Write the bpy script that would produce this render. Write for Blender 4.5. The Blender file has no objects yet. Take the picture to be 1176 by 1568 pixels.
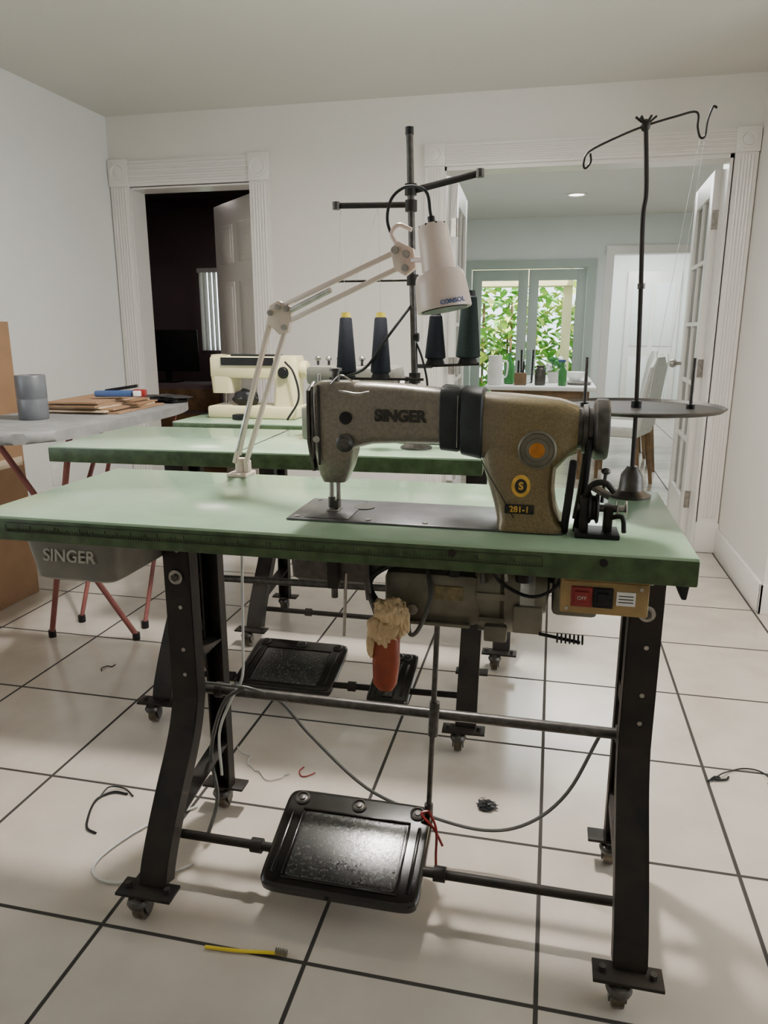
import bpy, bmesh, math, random
from mathutils import Vector, Matrix, Euler
random.seed(4)
COL=bpy.context.scene.collection
def V(*a): return Vector(a)

# ------------------------------------------------------------ materials
def mat(name,col,rough=0.5,metal=0.0,noise=0.0,scale=20.0,col2=None,bump=0.0,spec=0.5,coat=0.0,detail=4,emit=None,estr=0,trans=0.0,nr=(0.35,0.65)):
    m=bpy.data.materials.new(name); m.use_nodes=True
    nt=m.node_tree; p=nt.nodes['Principled BSDF']
    p.inputs['Roughness'].default_value=rough; p.inputs['Metallic'].default_value=metal
    p.inputs['Specular IOR Level'].default_value=spec
    p.inputs['Coat Weight'].default_value=coat
    p.inputs['Transmission Weight'].default_value=trans
    if emit: 
        p.inputs['Emission Color'].default_value=(*emit,1); p.inputs['Emission Strength'].default_value=estr
    tc=nt.nodes.new('ShaderNodeTexCoord'); n=nt.nodes.new('ShaderNodeTexNoise')
    n.inputs['Scale'].default_value=scale; n.inputs['Detail'].default_value=detail
    nt.links.new(tc.outputs['Object'],n.inputs['Vector'])
    r=nt.nodes.new('ShaderNodeValToRGB')
    c2=col2 if col2 else tuple(max(0,c*(1-noise)) for c in col)
    r.color_ramp.elements[0].color=(*c2,1); r.color_ramp.elements[1].color=(*col,1)
    r.color_ramp.elements[0].position=nr[0]; r.color_ramp.elements[1].position=nr[1]
    nt.links.new(n.outputs['Fac'],r.inputs['Fac']); nt.links.new(r.outputs['Color'],p.inputs['Base Color'])
    if bump:
        b=nt.nodes.new('ShaderNodeBump'); b.inputs['Strength'].default_value=bump; b.inputs['Distance'].default_value=0.002
        nt.links.new(n.outputs['Fac'],b.inputs['Height']); nt.links.new(b.outputs['Normal'],p.inputs['Normal'])
    return m
M={}
M['wall']=mat('wall_paint',(0.77,0.74,0.69),0.6,noise=0.03,scale=3,bump=0.05)
M['wall_l']=mat('wall_paint_cool',(0.80,0.81,0.79),0.6,noise=0.03,scale=3)
M['ceil']=mat('ceiling_paint',(0.70,0.69,0.64),0.7,noise=0.03,scale=2)
M['trim']=mat('trim_gloss_white',(0.80,0.77,0.73),0.3,noise=0.03,scale=5)
M['teal']=mat('pale_green_white_paint',(0.79,0.83,0.80),0.6,noise=0.03,scale=3)
M['framegrey']=mat('grey_green_door_frame',(0.40,0.47,0.42),0.45,noise=0.05,scale=5)
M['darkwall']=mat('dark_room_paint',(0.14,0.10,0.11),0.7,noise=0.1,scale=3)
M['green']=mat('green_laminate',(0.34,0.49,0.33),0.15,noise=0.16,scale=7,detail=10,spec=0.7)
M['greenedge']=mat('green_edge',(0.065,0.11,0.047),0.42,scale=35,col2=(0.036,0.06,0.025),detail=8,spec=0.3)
M['iron']=mat('painted_iron',(0.016,0.015,0.014),0.5,metal=0.2,scale=40,col2=(0.026,0.02,0.016),bump=0.1,spec=0.3)
M['rustiron']=mat('rusty_iron',(0.027,0.020,0.016),0.5,metal=0.2,scale=16,col2=(0.014,0.0125,0.012),bump=0.1,spec=0.35)
M['steel']=mat('steel',(0.42,0.40,0.37),0.35,metal=0.9,noise=0.3,scale=60)
M['steeldark']=mat('dark_steel',(0.10,0.092,0.085),0.4,metal=0.7,noise=0.4,scale=60)
M['plate']=mat('bed_plate_steel',(0.15,0.15,0.16),0.34,metal=0.5,noise=0.35,scale=25,detail=8)
M['pedal']=mat('pedal_black_enamel',(0.009,0.0085,0.0085),0.2,scale=25,col2=(0.017,0.014,0.012),bump=0.06,spec=0.5,detail=6)
M['pedalgrip']=mat('pedal_worn_grip',(0.016,0.016,0.016),0.27,scale=150,col2=(0.075,0.072,0.068),bump=0.12,spec=1.0,detail=9,nr=(0.3,0.5))
M['black']=mat('black_rubber',(0.010,0.010,0.011),0.45,noise=0.3,spec=0.3)
M['band']=mat('black_fabric_band',(0.018,0.023,0.025),0.5,noise=0.4,scale=60,bump=0.2,spec=0.4)
M['ivory']=mat('lamp_ivory_enamel',(0.64,0.52,0.45),0.32,noise=0.06,scale=30)
M['navy']=mat('navy_thread',(0.006,0.008,0.015),0.75,noise=0.4,scale=300,bump=0.3,spec=0.3)
M['dgreen']=mat('dark_green_thread',(0.005,0.016,0.014),0.75,noise=0.4,scale=300,bump=0.3,spec=0.3)
M['yellow']=mat('yellow_plastic',(0.75,0.58,0.04),0.4,noise=0.1)
M['cream']=mat('cream_plastic',(0.70,0.62,0.36),0.35,noise=0.06)
M['tan']=mat('switch_box_tan',(0.34,0.23,0.09),0.5,noise=0.2,scale=30)
M['red']=mat('red_plastic',(0.26,0.015,0.015),0.35,noise=0.2)
M['white']=mat('white_plastic',(0.8,0.8,0.78),0.4,noise=0.05)
M['orange']=mat('knee_pad_orange',(0.25,0.038,0.010),0.42,noise=0.3,scale=25)
M['cloth']=mat('beige_cloth',(0.60,0.44,0.25),0.9,noise=0.25,scale=30,bump=0.3)
M['drawer']=mat('drawer_grey_enamel',(0.17,0.16,0.135),0.42,noise=0.2,scale=15)
M['olive']=mat('motor_housing_olive',(0.19,0.175,0.13),0.42,metal=0.3,noise=0.35,scale=20,bump=0.1)
M['bronze']=mat('bronze_cap',(0.5,0.2,0.04),0.35,metal=0.8,noise=0.3,scale=60)
M['gold']=mat('brass_decal',(0.75,0.46,0.09),0.35,metal=0.5,noise=0.25,scale=120)
M['label']=mat('worn_motor_label',(0.24,0.19,0.09),0.5,noise=0.4,scale=90)
M['letter']=mat('letter_dark',(0.02,0.018,0.014),0.5,noise=0.2)
M['letterp']=mat('letter_pale',(0.5,0.48,0.42),0.5,noise=0.2)
M['blue']=mat('blue_print',(0.05,0.10,0.26),0.4,noise=0.1)
M['cardboard']=mat('cardboard',(0.34,0.20,0.11),0.85,noise=0.12,scale=12)
M['paper']=mat('kraft_paper',(0.62,0.50,0.36),0.8,noise=0.15,scale=15)
M['greycloth']=mat('ironing_board_cover',(0.27,0.27,0.27),0.75,noise=0.25,scale=14,bump=0.5)
M['redpaint']=mat('red_leg_paint',(0.26,0.085,0.075),0.5,noise=0.2)
M['tape']=mat('grey_tape',(0.13,0.14,0.155),0.38,noise=0.2)
M['wire']=mat('grey_cable',(0.08,0.08,0.075),0.5,noise=0.2)
M['wirew']=mat('white_cable',(0.55,0.55,0.52),0.5,noise=0.1)
M['thread']=mat('pale_thread',(0.5,0.5,0.47),0.7,noise=0.1)
M['brasswheel']=mat('caster_wheel',(0.14,0.115,0.085),0.3,metal=0.7,noise=0.4,scale=60)
M['wood']=mat('brown_wood',(0.22,0.13,0.06),0.5,noise=0.4,scale=12)
M['cream_chair']=mat('chair_upholstery',(0.62,0.61,0.57),0.6,noise=0.1)
M['bottle']=mat('green_bottle',(0.05,0.22,0.06),0.15,noise=0.2)
M['leaf']=mat('foliage',(0.34,0.66,0.14),0.5,scale=8,col2=(0.10,0.32,0.05))
M['leafy']=mat('foliage_yellow',(0.88,0.85,0.25),0.5,scale=8,col2=(0.5,0.62,0.15))
M['eave']=mat('stucco_yellow',(0.80,0.68,0.38),0.8,noise=0.1,scale=8)
M['grass']=mat('lawn',(0.25,0.42,0.12),0.9,noise=0.4,scale=6)
M['glassw']=mat('lamp_glass',(1,1,1),0.5,emit=(1,0.96,0.9),estr=6)
def glass():
    m=bpy.data.materials.new('pane_glass'); m.use_nodes=True; nt=m.node_tree
    nt.nodes.remove(nt.nodes['Principled BSDF']); o=nt.nodes['Material Output']
    t=nt.nodes.new('ShaderNodeBsdfTransparent'); g=nt.nodes.new('ShaderNodeBsdfGlossy'); g.inputs['Roughness'].default_value=0.03
    x=nt.nodes.new('ShaderNodeMixShader'); f=nt.nodes.new('ShaderNodeFresnel'); f.inputs['IOR'].default_value=1.45
    t.inputs['Color'].default_value=(0.93,0.96,0.95,1)
    nt.links.new(f.outputs[0],x.inputs[0]); nt.links.new(t.outputs[0],x.inputs[1]); nt.links.new(g.outputs[0],x.inputs[2]); nt.links.new(x.outputs[0],o.inputs[0])
    return m
M['glass']=glass()
def machine_mat():
    m=mat('hammered_machine_paint',(0.24,0.21,0.165),0.34,metal=0.35,scale=160,col2=(0.17,0.15,0.12),bump=0.10,detail=10,spec=0.5,nr=(0.3,0.65))
    nt=m.node_tree; p=nt.nodes['Principled BSDF']; ramp=[n for n in nt.nodes if n.type=='VALTORGB'][0]
    tc=[n for n in nt.nodes if n.type=='TEX_COORD'][0]
    sx=nt.nodes.new('ShaderNodeSeparateXYZ'); nt.links.new(tc.outputs['Object'],sx.inputs[0])
    mr=nt.nodes.new('ShaderNodeMapRange'); mr.inputs['From Min'].default_value=-0.15; mr.inputs['From Max'].default_value=-0.05
    nt.links.new(sx.outputs['X'],mr.inputs['Value'])
    n2=nt.nodes.new('ShaderNodeTexNoise'); n2.inputs['Scale'].default_value=260; n2.inputs['Detail'].default_value=10
    nt.links.new(tc.outputs['Object'],n2.inputs['Vector'])
    r2=nt.nodes.new('ShaderNodeValToRGB'); r2.color_ramp.elements[0].color=(0.145,0.112,0.058,1); r2.color_ramp.elements[1].color=(0.235,0.178,0.085,1)
    r2.color_ramp.elements[0].position=0.3; r2.color_ramp.elements[1].position=0.7
    nt.links.new(n2.outputs['Fac'],r2.inputs['Fac'])
    mx=nt.nodes.new('ShaderNodeMix'); mx.data_type='RGBA'
    nt.links.new(mr.outputs[0],mx.inputs[0]); nt.links.new(ramp.outputs[0],mx.inputs[6]); nt.links.new(r2.outputs[0],mx.inputs[7])
    nt.links.new(mx.outputs[2],p.inputs['Base Color'])
    return m
M['machine']=machine_mat()
def tile_mat():
    m=bpy.data.materials.new('floor_tile'); m.use_nodes=True; nt=m.node_tree; p=nt.nodes['Principled BSDF']; N=nt.nodes.new; L=nt.links.new
    tc=N('ShaderNodeTexCoord'); s=N('ShaderNodeSeparateXYZ'); L(tc.outputs['Object'],s.inputs[0])
    T=0.449
    def axis(sock,o):
        a=N('ShaderNodeMath');a.operation='SUBTRACT';L(sock,a.inputs[0]);a.inputs[1].default_value=o
        d=N('ShaderNodeMath');d.operation='DIVIDE';L(a.outputs[0],d.inputs[0]);d.inputs[1].default_value=T
        fr=N('ShaderNodeMath');fr.operation='FRACT';L(d.outputs[0],fr.inputs[0])
        sb=N('ShaderNodeMath');sb.operation='SUBTRACT';L(fr.outputs[0],sb.inputs[0]);sb.inputs[1].default_value=0.5
        ab=N('ShaderNodeMath');ab.operation='ABSOLUTE';L(sb.outputs[0],ab.inputs[0])
        fl=N('ShaderNodeMath');fl.operation='FLOOR';L(d.outputs[0],fl.inputs[0])
        return ab.outputs[0],fl.outputs[0]
    ax,fx=axis(s.outputs['X'],0.0304); ay,fy=axis(s.outputs['Y'],1.146)
    mx=N('ShaderNodeMath');mx.operation='MAXIMUM';L(ax,mx.inputs[0]);L(ay,mx.inputs[1])
    mr=N('ShaderNodeMapRange');L(mx.outputs[0],mr.inputs['Value']);mr.inputs['From Min'].default_value=0.4882;mr.inputs['From Max'].default_value=0.4915
    cb=N('ShaderNodeCombineXYZ');L(fx,cb.inputs[0]);L(fy,cb.inputs[1])
    wn=N('ShaderNodeTexWhiteNoise');L(cb.outputs[0],wn.inputs['Vector'])
    n=N('ShaderNodeTexNoise');n.inputs['Scale'].default_value=6;n.inputs['Detail'].default_value=6;L(tc.outputs['Object'],n.inputs['Vector'])
    r=N('ShaderNodeValToRGB');r.color_ramp.elements[0].color=(0.48,0.425,0.365,1);r.color_ramp.elements[1].color=(0.57,0.515,0.45,1)
    r.color_ramp.elements[0].position=.3;r.color_ramp.elements[1].position=.7
    L(n.outputs['Fac'],r.inputs['Fac'])
    hs=N('ShaderNodeHueSaturation');L(r.outputs[0],hs.inputs['Color'])
    vr=N('ShaderNodeMapRange');L(wn.outputs['Value'],vr.inputs['Value']);vr.inputs['To Min'].default_value=0.95;vr.inputs['To Max'].default_value=1.05;L(vr.outputs[0],hs.inputs['Value'])
    mix=N('ShaderNodeMix');mix.data_type='RGBA';L(mr.outputs[0],mix.inputs[0]);L(hs.outputs[0],mix.inputs[6]);mix.inputs[7].default_value=(0.03,0.026,0.022,1)
    L(mix.outputs[2],p.inputs['Base Color'])
    p.inputs['Specular IOR Level'].default_value=0.6
    ro=N('ShaderNodeMapRange');L(mr.outputs[0],ro.inputs['Value']);ro.inputs['To Min'].default_value=0.18;ro.inputs['To Max'].default_value=0.85;L(ro.outputs[0],p.inputs['Roughness'])
    b=N('ShaderNodeBump');b.invert=True;b.inputs['Strength'].default_value=0.5;b.inputs['Distance'].default_value=0.003;L(mr.outputs[0],b.inputs['Height']);L(b.outputs[0],p.inputs['Normal'])
    return m
M['tile']=tile_mat()

# ------------------------------------------------------------ mesh builder
def catmull(pts,n=6):
    pts=[Vector(p) for p in pts]
    if len(pts)<3: return pts
    out=[];P=[pts[0]*2-pts[1]]+pts+[pts[-1]*2-pts[-2]]
    for i in range(1,len(P)-2):
        for k in range(n):
            t=k/n;a,b,c,d=P[i-1],P[i],P[i+1],P[i+2]
            out.append(0.5*((2*b)+(c-a)*t+(2*a-5*b+4*c-d)*t*t+(3*b-a-3*c+d)*t**3))
    out.append(pts[-1]);return out
class B:
    def __init__(s,name,M0=None):
        s.name=name;s.bm=bmesh.new();s.mats=[];s.T=M0 or Matrix.Identity(4)
    def mi(s,k):
        if k not in s.mats:s.mats.append(k)
        return s.mats.index(k)
    def add(s,b,k):
        i=s.mi(k)
        bmesh.ops.recalc_face_normals(b,faces=b.faces)
        b.transform(s.T)
        for f in b.faces:f.material_index=i;f.smooth=True
        me=bpy.data.meshes.new('t');b.to_mesh(me);b.free();s.bm.from_mesh(me);bpy.data.meshes.remove(me)
    def box(s,c,size,k,rot=None,bev=0.0,seg=2,tilt=None):
        b=bmesh.new();bmesh.ops.create_cube(b,size=1);bmesh.ops.scale(b,vec=Vector(size),verts=b.verts)
        if bev:bmesh.ops.bevel(b,geom=b.edges[:],offset=bev,segments=seg,profile=0.5,affect='EDGES')
        m=Matrix.Translation(Vector(c))
        if rot:m=m@Euler(rot).to_matrix().to_4x4()
        b.transform(m);s.add(b,k);return s
    def bb(s,x0,x1,y0,y1,z0,z1,k,bev=0.0):
        return s.box(((x0+x1)/2,(y0+y1)/2,(z0+z1)/2),(abs(x1-x0),abs(y1-y0),abs(z1-z0)),k,bev=bev)
    def cyl(s,p1,p2,r,k,r2=None,seg=20):
        p1=Vector(p1);p2=Vector(p2);d=p2-p1
        b=bmesh.new();bmesh.ops.create_cone(b,cap_ends=True,segments=seg,radius1=r,radius2=r if r2 is None else r2,depth=d.length)
        q=d.to_track_quat('Z','Y');b.transform(Matrix.Translation((p1+p2)/2)@q.to_matrix().to_4x4());s.add(b,k);return s
    def tube(s,pts,r,k,seg=8,smooth=True,n=6):
        P=catmull(pts,n) if smooth else [Vector(p) for p in pts]
        b=bmesh.new();rings=[];prev=None
        for i,p in enumerate(P):
            t=(P[min(i+1,len(P)-1)]-P[max(i-1,0)]).normalized()
            if prev is None:
                u=t.orthogonal().normalized()
            else:
                u=(prev-t*prev.dot(t)).normalized()
            prev=u;w=t.cross(u)
            rings.append([b.verts.new(p+r*(math.cos(2*math.pi*j/seg)*u+math.sin(2*math.pi*j/seg)*w)) for j in range(seg)])
        for a,c in zip(rings[:-1],rings[1:]):
            for j in range(seg):b.faces.new((a[j],a[(j+1)%seg],c[(j+1)%seg],c[j]))
        b.faces.new(rings[0]);b.faces.new(rings[-1][::-1]);s.add(b,k);return s
    def lathe(s,o,prof,k,axis=(0,0,1),seg=28,sc=(1,1)):
        b=bmesh.new();rings=[]
        for r,z in prof:
            rings.append([b.verts.new((max(r,1e-4)*math.cos(2*math.pi*j/seg)*sc[0],max(r,1e-4)*math.sin(2*math.pi*j/seg)*sc[1],z)) for j in range(seg)])
        for a,c in zip(rings[:-1],rings[1:]):
            for j in range(seg):b.faces.new((a[j],a[(j+1)%seg],c[(j+1)%seg],c[j]))
        b.faces.new(rings[0]);b.faces.new(rings[-1][::-1])
        q=Vector(axis).to_track_quat('Z','Y');b.transform(Matrix.Translation(Vector(o))@q.to_matrix().to_4x4());s.add(b,k);return s
    def loft(s,secs,k):
        b=bmesh.new();rings=[[b.verts.new(p) for p in sc] for sc in secs];n=len(secs[0])
        for a,c in zip(rings[:-1],rings[1:]):
            for j in range(n):b.faces.new((a[j],a[(j+1)%n],c[(j+1)%n],c[j]))
        b.faces.new(rings[0]);b.faces.new(rings[-1][::-1]);s.add(b,k);return s
    def prism(s,pts,vec,k,bev=0.0):
        b=bmesh.new();vec=Vector(vec)
        a=[b.verts.new(p) for p in pts];c=[b.verts.new(Vector(p)+vec) for p in pts];n=len(pts)
        b.faces.new(a);b.faces.new(c[::-1])
        for j in range(n):b.faces.new((a[j],a[(j+1)%n],c[(j+1)%n],c[j]))
        if bev:bmesh.ops.bevel(b,geom=b.edges[:],offset=bev,segments=2,profile=0.5,affect='EDGES')
        s.add(b,k);return s
    def ribbon(s,path,thick,x0,x1,k,bev=0.002):
        P=[Vector((0,p[0],p[1])) for p in path];L=[];R=[]
        for i,p in enumerate(P):
            t=(P[min(i+1,len(P)-1)]-P[max(i-1,0)]).normalized();n=Vector((0,-t.z,t.y))
            L.append(p+n*thick/2);R.append(p-n*thick/2)
        pts=[Vector((x0,q.y,q.z)) for q in L+R[::-1]]
        return s.prism(pts,(x1-x0,0,0),k,bev)
    def text(s,txt,c,size,k,rot=(math.pi/2,0,0),ext=0.0006,sx=1.0,bold=0.0):
        cu=bpy.data.curves.new('t','FONT');cu.body=txt;cu.size=size;cu.extrude=ext;cu.align_x='CENTER';cu.align_y='CENTER';cu.offset=bold
        o=bpy.data.objects.new('t',cu);COL.objects.link(o);dg=bpy.context.evaluated_depsgraph_get();me=bpy.data.meshes.new_from_object(o.evaluated_get(dg))
        b=bmesh.new();b.from_mesh(me);b.transform(Matrix.Translation(Vector(c))@Euler(rot).to_matrix().to_4x4()@Matrix.Diagonal((sx,1,1,1)))
        bpy.data.objects.remove(o);bpy.data.meshes.remove(me);s.add(b,k);return s
    def blob(s,c,sc,k,amp=0.2,sub=3,freq=6):
        from mathutils import noise
        b=bmesh.new();bmesh.ops.create_icosphere(b,subdivisions=sub,radius=1)
        off=Vector((random.random()*50,)*3)
        for v in b.verts:v.co*=1+amp*noise.noise(v.co*freq*0.4+off)*2
        b.transform(Matrix.Translation(Vector(c))@Matrix.Diagonal((*sc,1)));s.add(b,k);return s
    def done(s,ang=38):
        bm=s.bm
        for e in bm.edges:
            e.smooth = not(len(e.link_faces)==2 and e.calc_face_angle(0)>math.radians(ang))
        me=bpy.data.meshes.new(s.name);bm.to_mesh(me);bm.free()
        for k in s.mats:me.materials.append(M[k])
        o=bpy.data.objects.new(s.name,me);COL.objects.link(o);return o
def rr(x0,x1,y0,y1,z,n=24,e=4.0,axis='z'):
    cx,cy,a,b_=(x0+x1)/2,(y0+y1)/2,(x1-x0)/2,(y1-y0)/2;out=[]
    for i in range(n):
        t=2*math.pi*(i+0.5)/n;c,s_=math.cos(t),math.sin(t)
        px=cx+a*math.copysign(abs(c)**(2/e),c);py=cy+b_*math.copysign(abs(s_)**(2/e),s_)
        out.append(Vector((px,py,z)) if axis=='z' else Vector((z,px,py)))
    return out

# ------------------------------------------------------------ room shell
YW=4.32;WT=0.155;CH=2.44;XL=-2.66;XR=0.95
B('floor').bb(-6,4,-2.4,9.3,-0.1,0,'tile').done()
B('ceiling').bb(-6,4,-2.4,9.3,CH,CH+0.1,'ceil').done()
w=B('wall_back')
w.bb(XL-0.15,-2.53,YW,YW+WT,0,CH,'wall');w.bb(-2.53,-1.762,YW,YW+WT,2.046,CH,'wall')
w.bb(-1.762,-0.63,YW,YW+WT,0,CH,'wall');w.bb(-0.63,0.83,YW,YW+WT,2.08,CH,'wall');w.bb(0.83,4,YW,YW+WT,0,CH,'wall');w.bb(-6,XL-0.15,YW,YW+WT,0,CH,'wall');w.done()
w=B('wall_left');wy0,wy1=0.2,1.7
w.bb(XL-0.15,XL,-2.4,wy0,0,CH,'wall_l');w.bb(XL-0.15,XL,wy1,YW,0,CH,'wall_l');w.bb(XL-0.15,XL,wy0,wy1,0,0.9,'wall_l');w.bb(XL-0.15,XL,wy0,wy1,2.1,CH,'wall_l');w.done()
g=B('added_window_1');g.bb(XL-0.1,XL+0.02,wy0,wy0+0.06,0.9,2.1,'trim');g.bb(XL-0.1,XL+0.02,wy1-0.06,wy1,0.9,2.1,'trim');g.bb(XL-0.1,XL+0.04,wy0,wy1,0.9,0.95,'trim');g.bb(XL-0.1,XL+0.02,wy0,wy1,2.05,2.1,'trim');g.bb(XL-0.08,XL-0.04,0.92,0.98,0.9,2.1,'trim');g.done()  # window out of view, added to bring in light from the left
B('wall_right').bb(XR,XR+0.15,3.36,YW,0,CH,'wall').bb(XR+0.15,2.3,3.36,3.5,0,CH,'wall').done()
B('wall_side').bb(2.3,2.45,-2.4,0.6,0,CH,'wall').bb(2.3,2.45,2.4,3.5,0,CH,'wall').bb(2.3,2.45,0.6,2.4,0,0.5,'wall').bb(2.3,2.45,0.6,2.4,2.1,CH,'wall').done()
g=B('added_window_3')  # added frame, out of view, around the fill light on the right
for y in (0.6,1.47,2.34):g.bb(2.28,2.38,y,y+0.06,0.5,2.1,'trim')
for z in (0.5,2.05):g.bb(2.28,2.38,0.6,2.4,z,z+0.05,'trim')
g.done()
B('wall_front').bb(XL-0.15,2.45,-2.4,-2.25,0,CH,'wall').done()
# adjoining room
B('wall_next_room_left').bb(-1.5,-1.38,YW+WT,9.0,0,CH,'teal').done()
B('wall_next_room_right').bb(2.4,2.55,YW+WT,9.0,0,CH,'teal').done()
w=B('wall_next_room_far')
w.bb(-1.38,-0.98,9,9.12,0,CH,'teal');w.bb(-0.98,0.33,9,9.12,1.9,CH,'teal');w.bb(0.33,0.6,9,9.12,0,CH,'teal');w.bb(0.6,1.45,9,9.12,2.03,CH,'teal');w.bb(1.45,2.4,9,9.12,0,CH,'teal');w.done()
B('wall_far_hall').bb(0.3,1.9,11.2,11.3,0,CH,'wall_l').done()
B('wall_far_hall_left').bb(0.28,0.36,9.12,11.2,0,CH,'wall_l').done()
B('wall_far_hall_right').bb(1.85,1.95,9.12,11.2,0,CH,'wall_l').done()
B('ceiling_far_hall').bb(0.28,1.95,9.3,11.3,CH,CH+0.1,'wall_l').done()
B('floor_far_hall').bb(0.28,1.95,9.3,11.3,-0.1,0,'tile').done()
t=B('door_6');t.bb(0.95,1.65,11.15,11.19,0.01,2.0,'trim',bev=.003)
for (x0,x1) in ((1.02,1.27),(1.33,1.58)):
    for (z0,z1) in ((.2,.85),(1.0,1.85)):t.bb(x0,x1,11.138,11.152,z0,z1,'teal',bev=.004)
t.done()
# dark bedroom
B('wall_bedroom_left').bb(-4.6,-4.5,YW+WT,7.0,0,CH,'darkwall').done()
B('wall_bedroom_far').bb(-4.6,-3.42,7,7.1,0,CH,'darkwall').bb(-3.42,-2.98,7,7.1,0,1.02,'darkwall').bb(-3.42,-2.98,7,7.1,1.78,CH,'darkwall').bb(-2.98,-1.5,7,7.1,0,CH,'darkwall').done()
B('wall_bedroom_right').bb(-1.6,-1.5,YW+WT,7.0,0,CH,'darkwall').done()
B('ceiling_bedroom').bb(-4.5,-1.6,YW+WT,7,CH-0.02,CH-0.001,'darkwall').done()
B('floor_bedroom').bb(-4.5,-1.6,YW+WT+0.02,7,0.001,0.012,'wood').done()
B('ceiling_vent').lathe((-3.05,5.7,CH-.02),[(.17,0),(.17,-.012),(.13,-.02),(.12,-.012),(.05,-.02),(0,-.025)],'darkwall').done()  # disc for the oval air vent in the bedroom ceiling
g=B('window_2')
for i in range(9):g.box((-3.40+i*0.048,6.97,1.4),(0.036,0.004,0.76),'white',rot=(0,0,0.9))
g.bb(-3.43,-2.97,6.955,6.985,1.76,1.80,'white');g.done()
# casings
def casing_v(b,x0,x1,z1,y=YW):
    b.bb(x0,x1,y-0.018,y,0.16,z1,'trim')
    n=5;wd=(x1-x0)-0.03
    for i in range(n):
        xc=x0+0.015+wd*(i+0.5)/n
        b.cyl((xc,y-0.018,0.2),(xc,y-0.018,z1-0.01),wd/n*0.36,'trim',seg=8)
    b.bb(x0-0.006,x1+0.006,y-0.03,y,0,0.17,'trim',bev=0.003)
def casing_h(b,x0,x1,z0,z1,y=YW):
    b.bb(x0,x1,y-0.018,y,z0,z1,'trim')
    n=4;h=(z1-z0)-0.02
    for i in range(n):
        zc=z0+0.01+h*(i+0.5)/n;b.cyl((x0,y-0.018,zc),(x1,y-0.018,zc),h/n*0.36,'trim',seg=8)
def rosette(b,x0,x1,z0,z1,y=YW):
    b.bb(x0-0.004,x1+0.004,y-0.03,y,z0,z1,'trim',bev=0.003)
    c=((x0+x1)/2,y-0.03,(z0+z1)/2);R=(z1-z0)*0.38
    b.lathe(c,[(R,0),(R,0.006),(R*0.75,0.008),(R*0.65,0.002),(R*0.4,0.004),(R*0.2,0.008),(0,0.008)],'trim',axis=(0,-1,0))
t=B('trim_1');casing_v(t,-2.65,-2.53,2.05);casing_v(t,-1.762,-1.645,2.05);casing_h(t,-2.53,-1.762,2.05,2.19)
rosette(t,-2.65,-2.53,2.05,2.20);rosette(t,-1.762,-1.645,2.05,2.20)
t.bb(-2.545,-2.525,YW,YW+WT,0,2.046,'trim');t.bb(-1.768,-1.75,YW,YW+WT,0,2.046,'trim');t.bb(-2.53,-1.76,YW,YW+WT,2.036,2.05,'trim');t.done()
t=B('trim_2');casing_v(t,-0.735,-0.63,2.08);casing_v(t,0.835,0.942,2.08);casing_h(t,-0.63,0.835,2.08,2.19)
rosette(t,-0.735,-0.63,2.08,2.195);rosette(t,0.835,0.942,2.08,2.195)
t.bb(-0.645,-0.62,YW,YW+WT,0,2.08,'trim');t.bb(0.815,0.84,YW,YW+WT,0,2.08,'trim');t.bb(-0.63,0.83,YW,YW+WT,2.06,2.085,'trim');t.done()
t=B('trim_3')
for (x0,x1,zt) in ((-0.98,0.33,1.9),(0.6,1.45,2.03)):
    k='framegrey' if zt<2 else 'trim'
    t.bb(x0-0.09,x0,8.97,9,0,zt+0.09,k);t.bb(x1,x1+0.09,8.97,9,0,zt+0.09,k);t.bb(x0-0.09,x1+0.09,8.965,9,zt,zt+0.09,k)
t.done()
def base(name,x0,x1,y0,y1):B(name).bb(x0,x1,y0,y1,0,0.12,'trim',bev=0.004).done()
base('baseboard_left',XL,XL+0.016,1.8,YW-0.02)
base('baseboard_back',-1.64,-0.74,YW-0.016,YW)
B('baseboard_right').bb(XR-0.016,XR,3.345,YW-0.03,0,0.14,'trim',bev=0.004).bb(XR-0.016,2.3,3.345,3.36,0,0.14,'trim',bev=0.004).done()
# doors
def french(name,T,w_,h,rows=5,cols=2,hinge=True,k='trim',stile=0.11):
    d=B(name,T);t=0.04
    d.bb(0,stile,-t/2,t/2,0,h,k,bev=0.002);d.bb(w_-stile,w_,-t/2,t/2,0,h,k,bev=0.002)
    d.bb(stile,w_-stile,-t/2,t/2,h-0.12,h,k);d.bb(stile,w_-stile,-t/2,t/2,0,0.24,k)
    gw=(w_-2*stile);gh=h-0.36
    for i in range(1,cols):d.bb(stile+gw*i/cols-0.011,stile+gw*i/cols+0.011,-t/2+0.004,t/2-0.004,0.24,h-0.12,k)
    for i in range(1,rows):z=0.24+gh*i/rows;d.bb(stile,w_-stile,-t/2+0.004,t/2-0.004,z-0.011,z+0.011,k)
    d.bb(stile,w_-stile,-0.003,0.003,0.24,h-0.12,'glass')
    if hinge:
        for z in (0.25,1.0,1.78):d.cyl((-0.008,-t/2-0.004,z-0.05),(-0.008,-t/2-0.004,z+0.05),0.008,'steel');d.bb(-0.002,0.001,-t/2,t/2-.006,z-.05,z+.05,'steel')
        d.cyl((w_-0.06,-t/2-0.05,1.0),(w_-0.06,t/2+0.05,1.0),0.012,'steel');d.lathe((w_-0.06,-t/2-0.05,1.0),[(0.02,-0.02),(0.028,0),(0.02,0.02)],'steel',axis=(0,1,0));d.lathe((w_-0.06,t/2+0.05,1.0),[(0.02,-0.02),(0.028,0),(0.02,0.02)],'steel',axis=(0,1,0))
    return d.done()
french('door_1',Matrix.Translation((0.80,4.49,0.01))@Matrix.Rotation(math.radians(88),4,'Z'),0.72,2.03)
french('door_2',Matrix.Translation((-0.60,4.49,0.01))@Matrix.Rotation(math.radians(92),4,'Z'),0.72,2.03)
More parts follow.
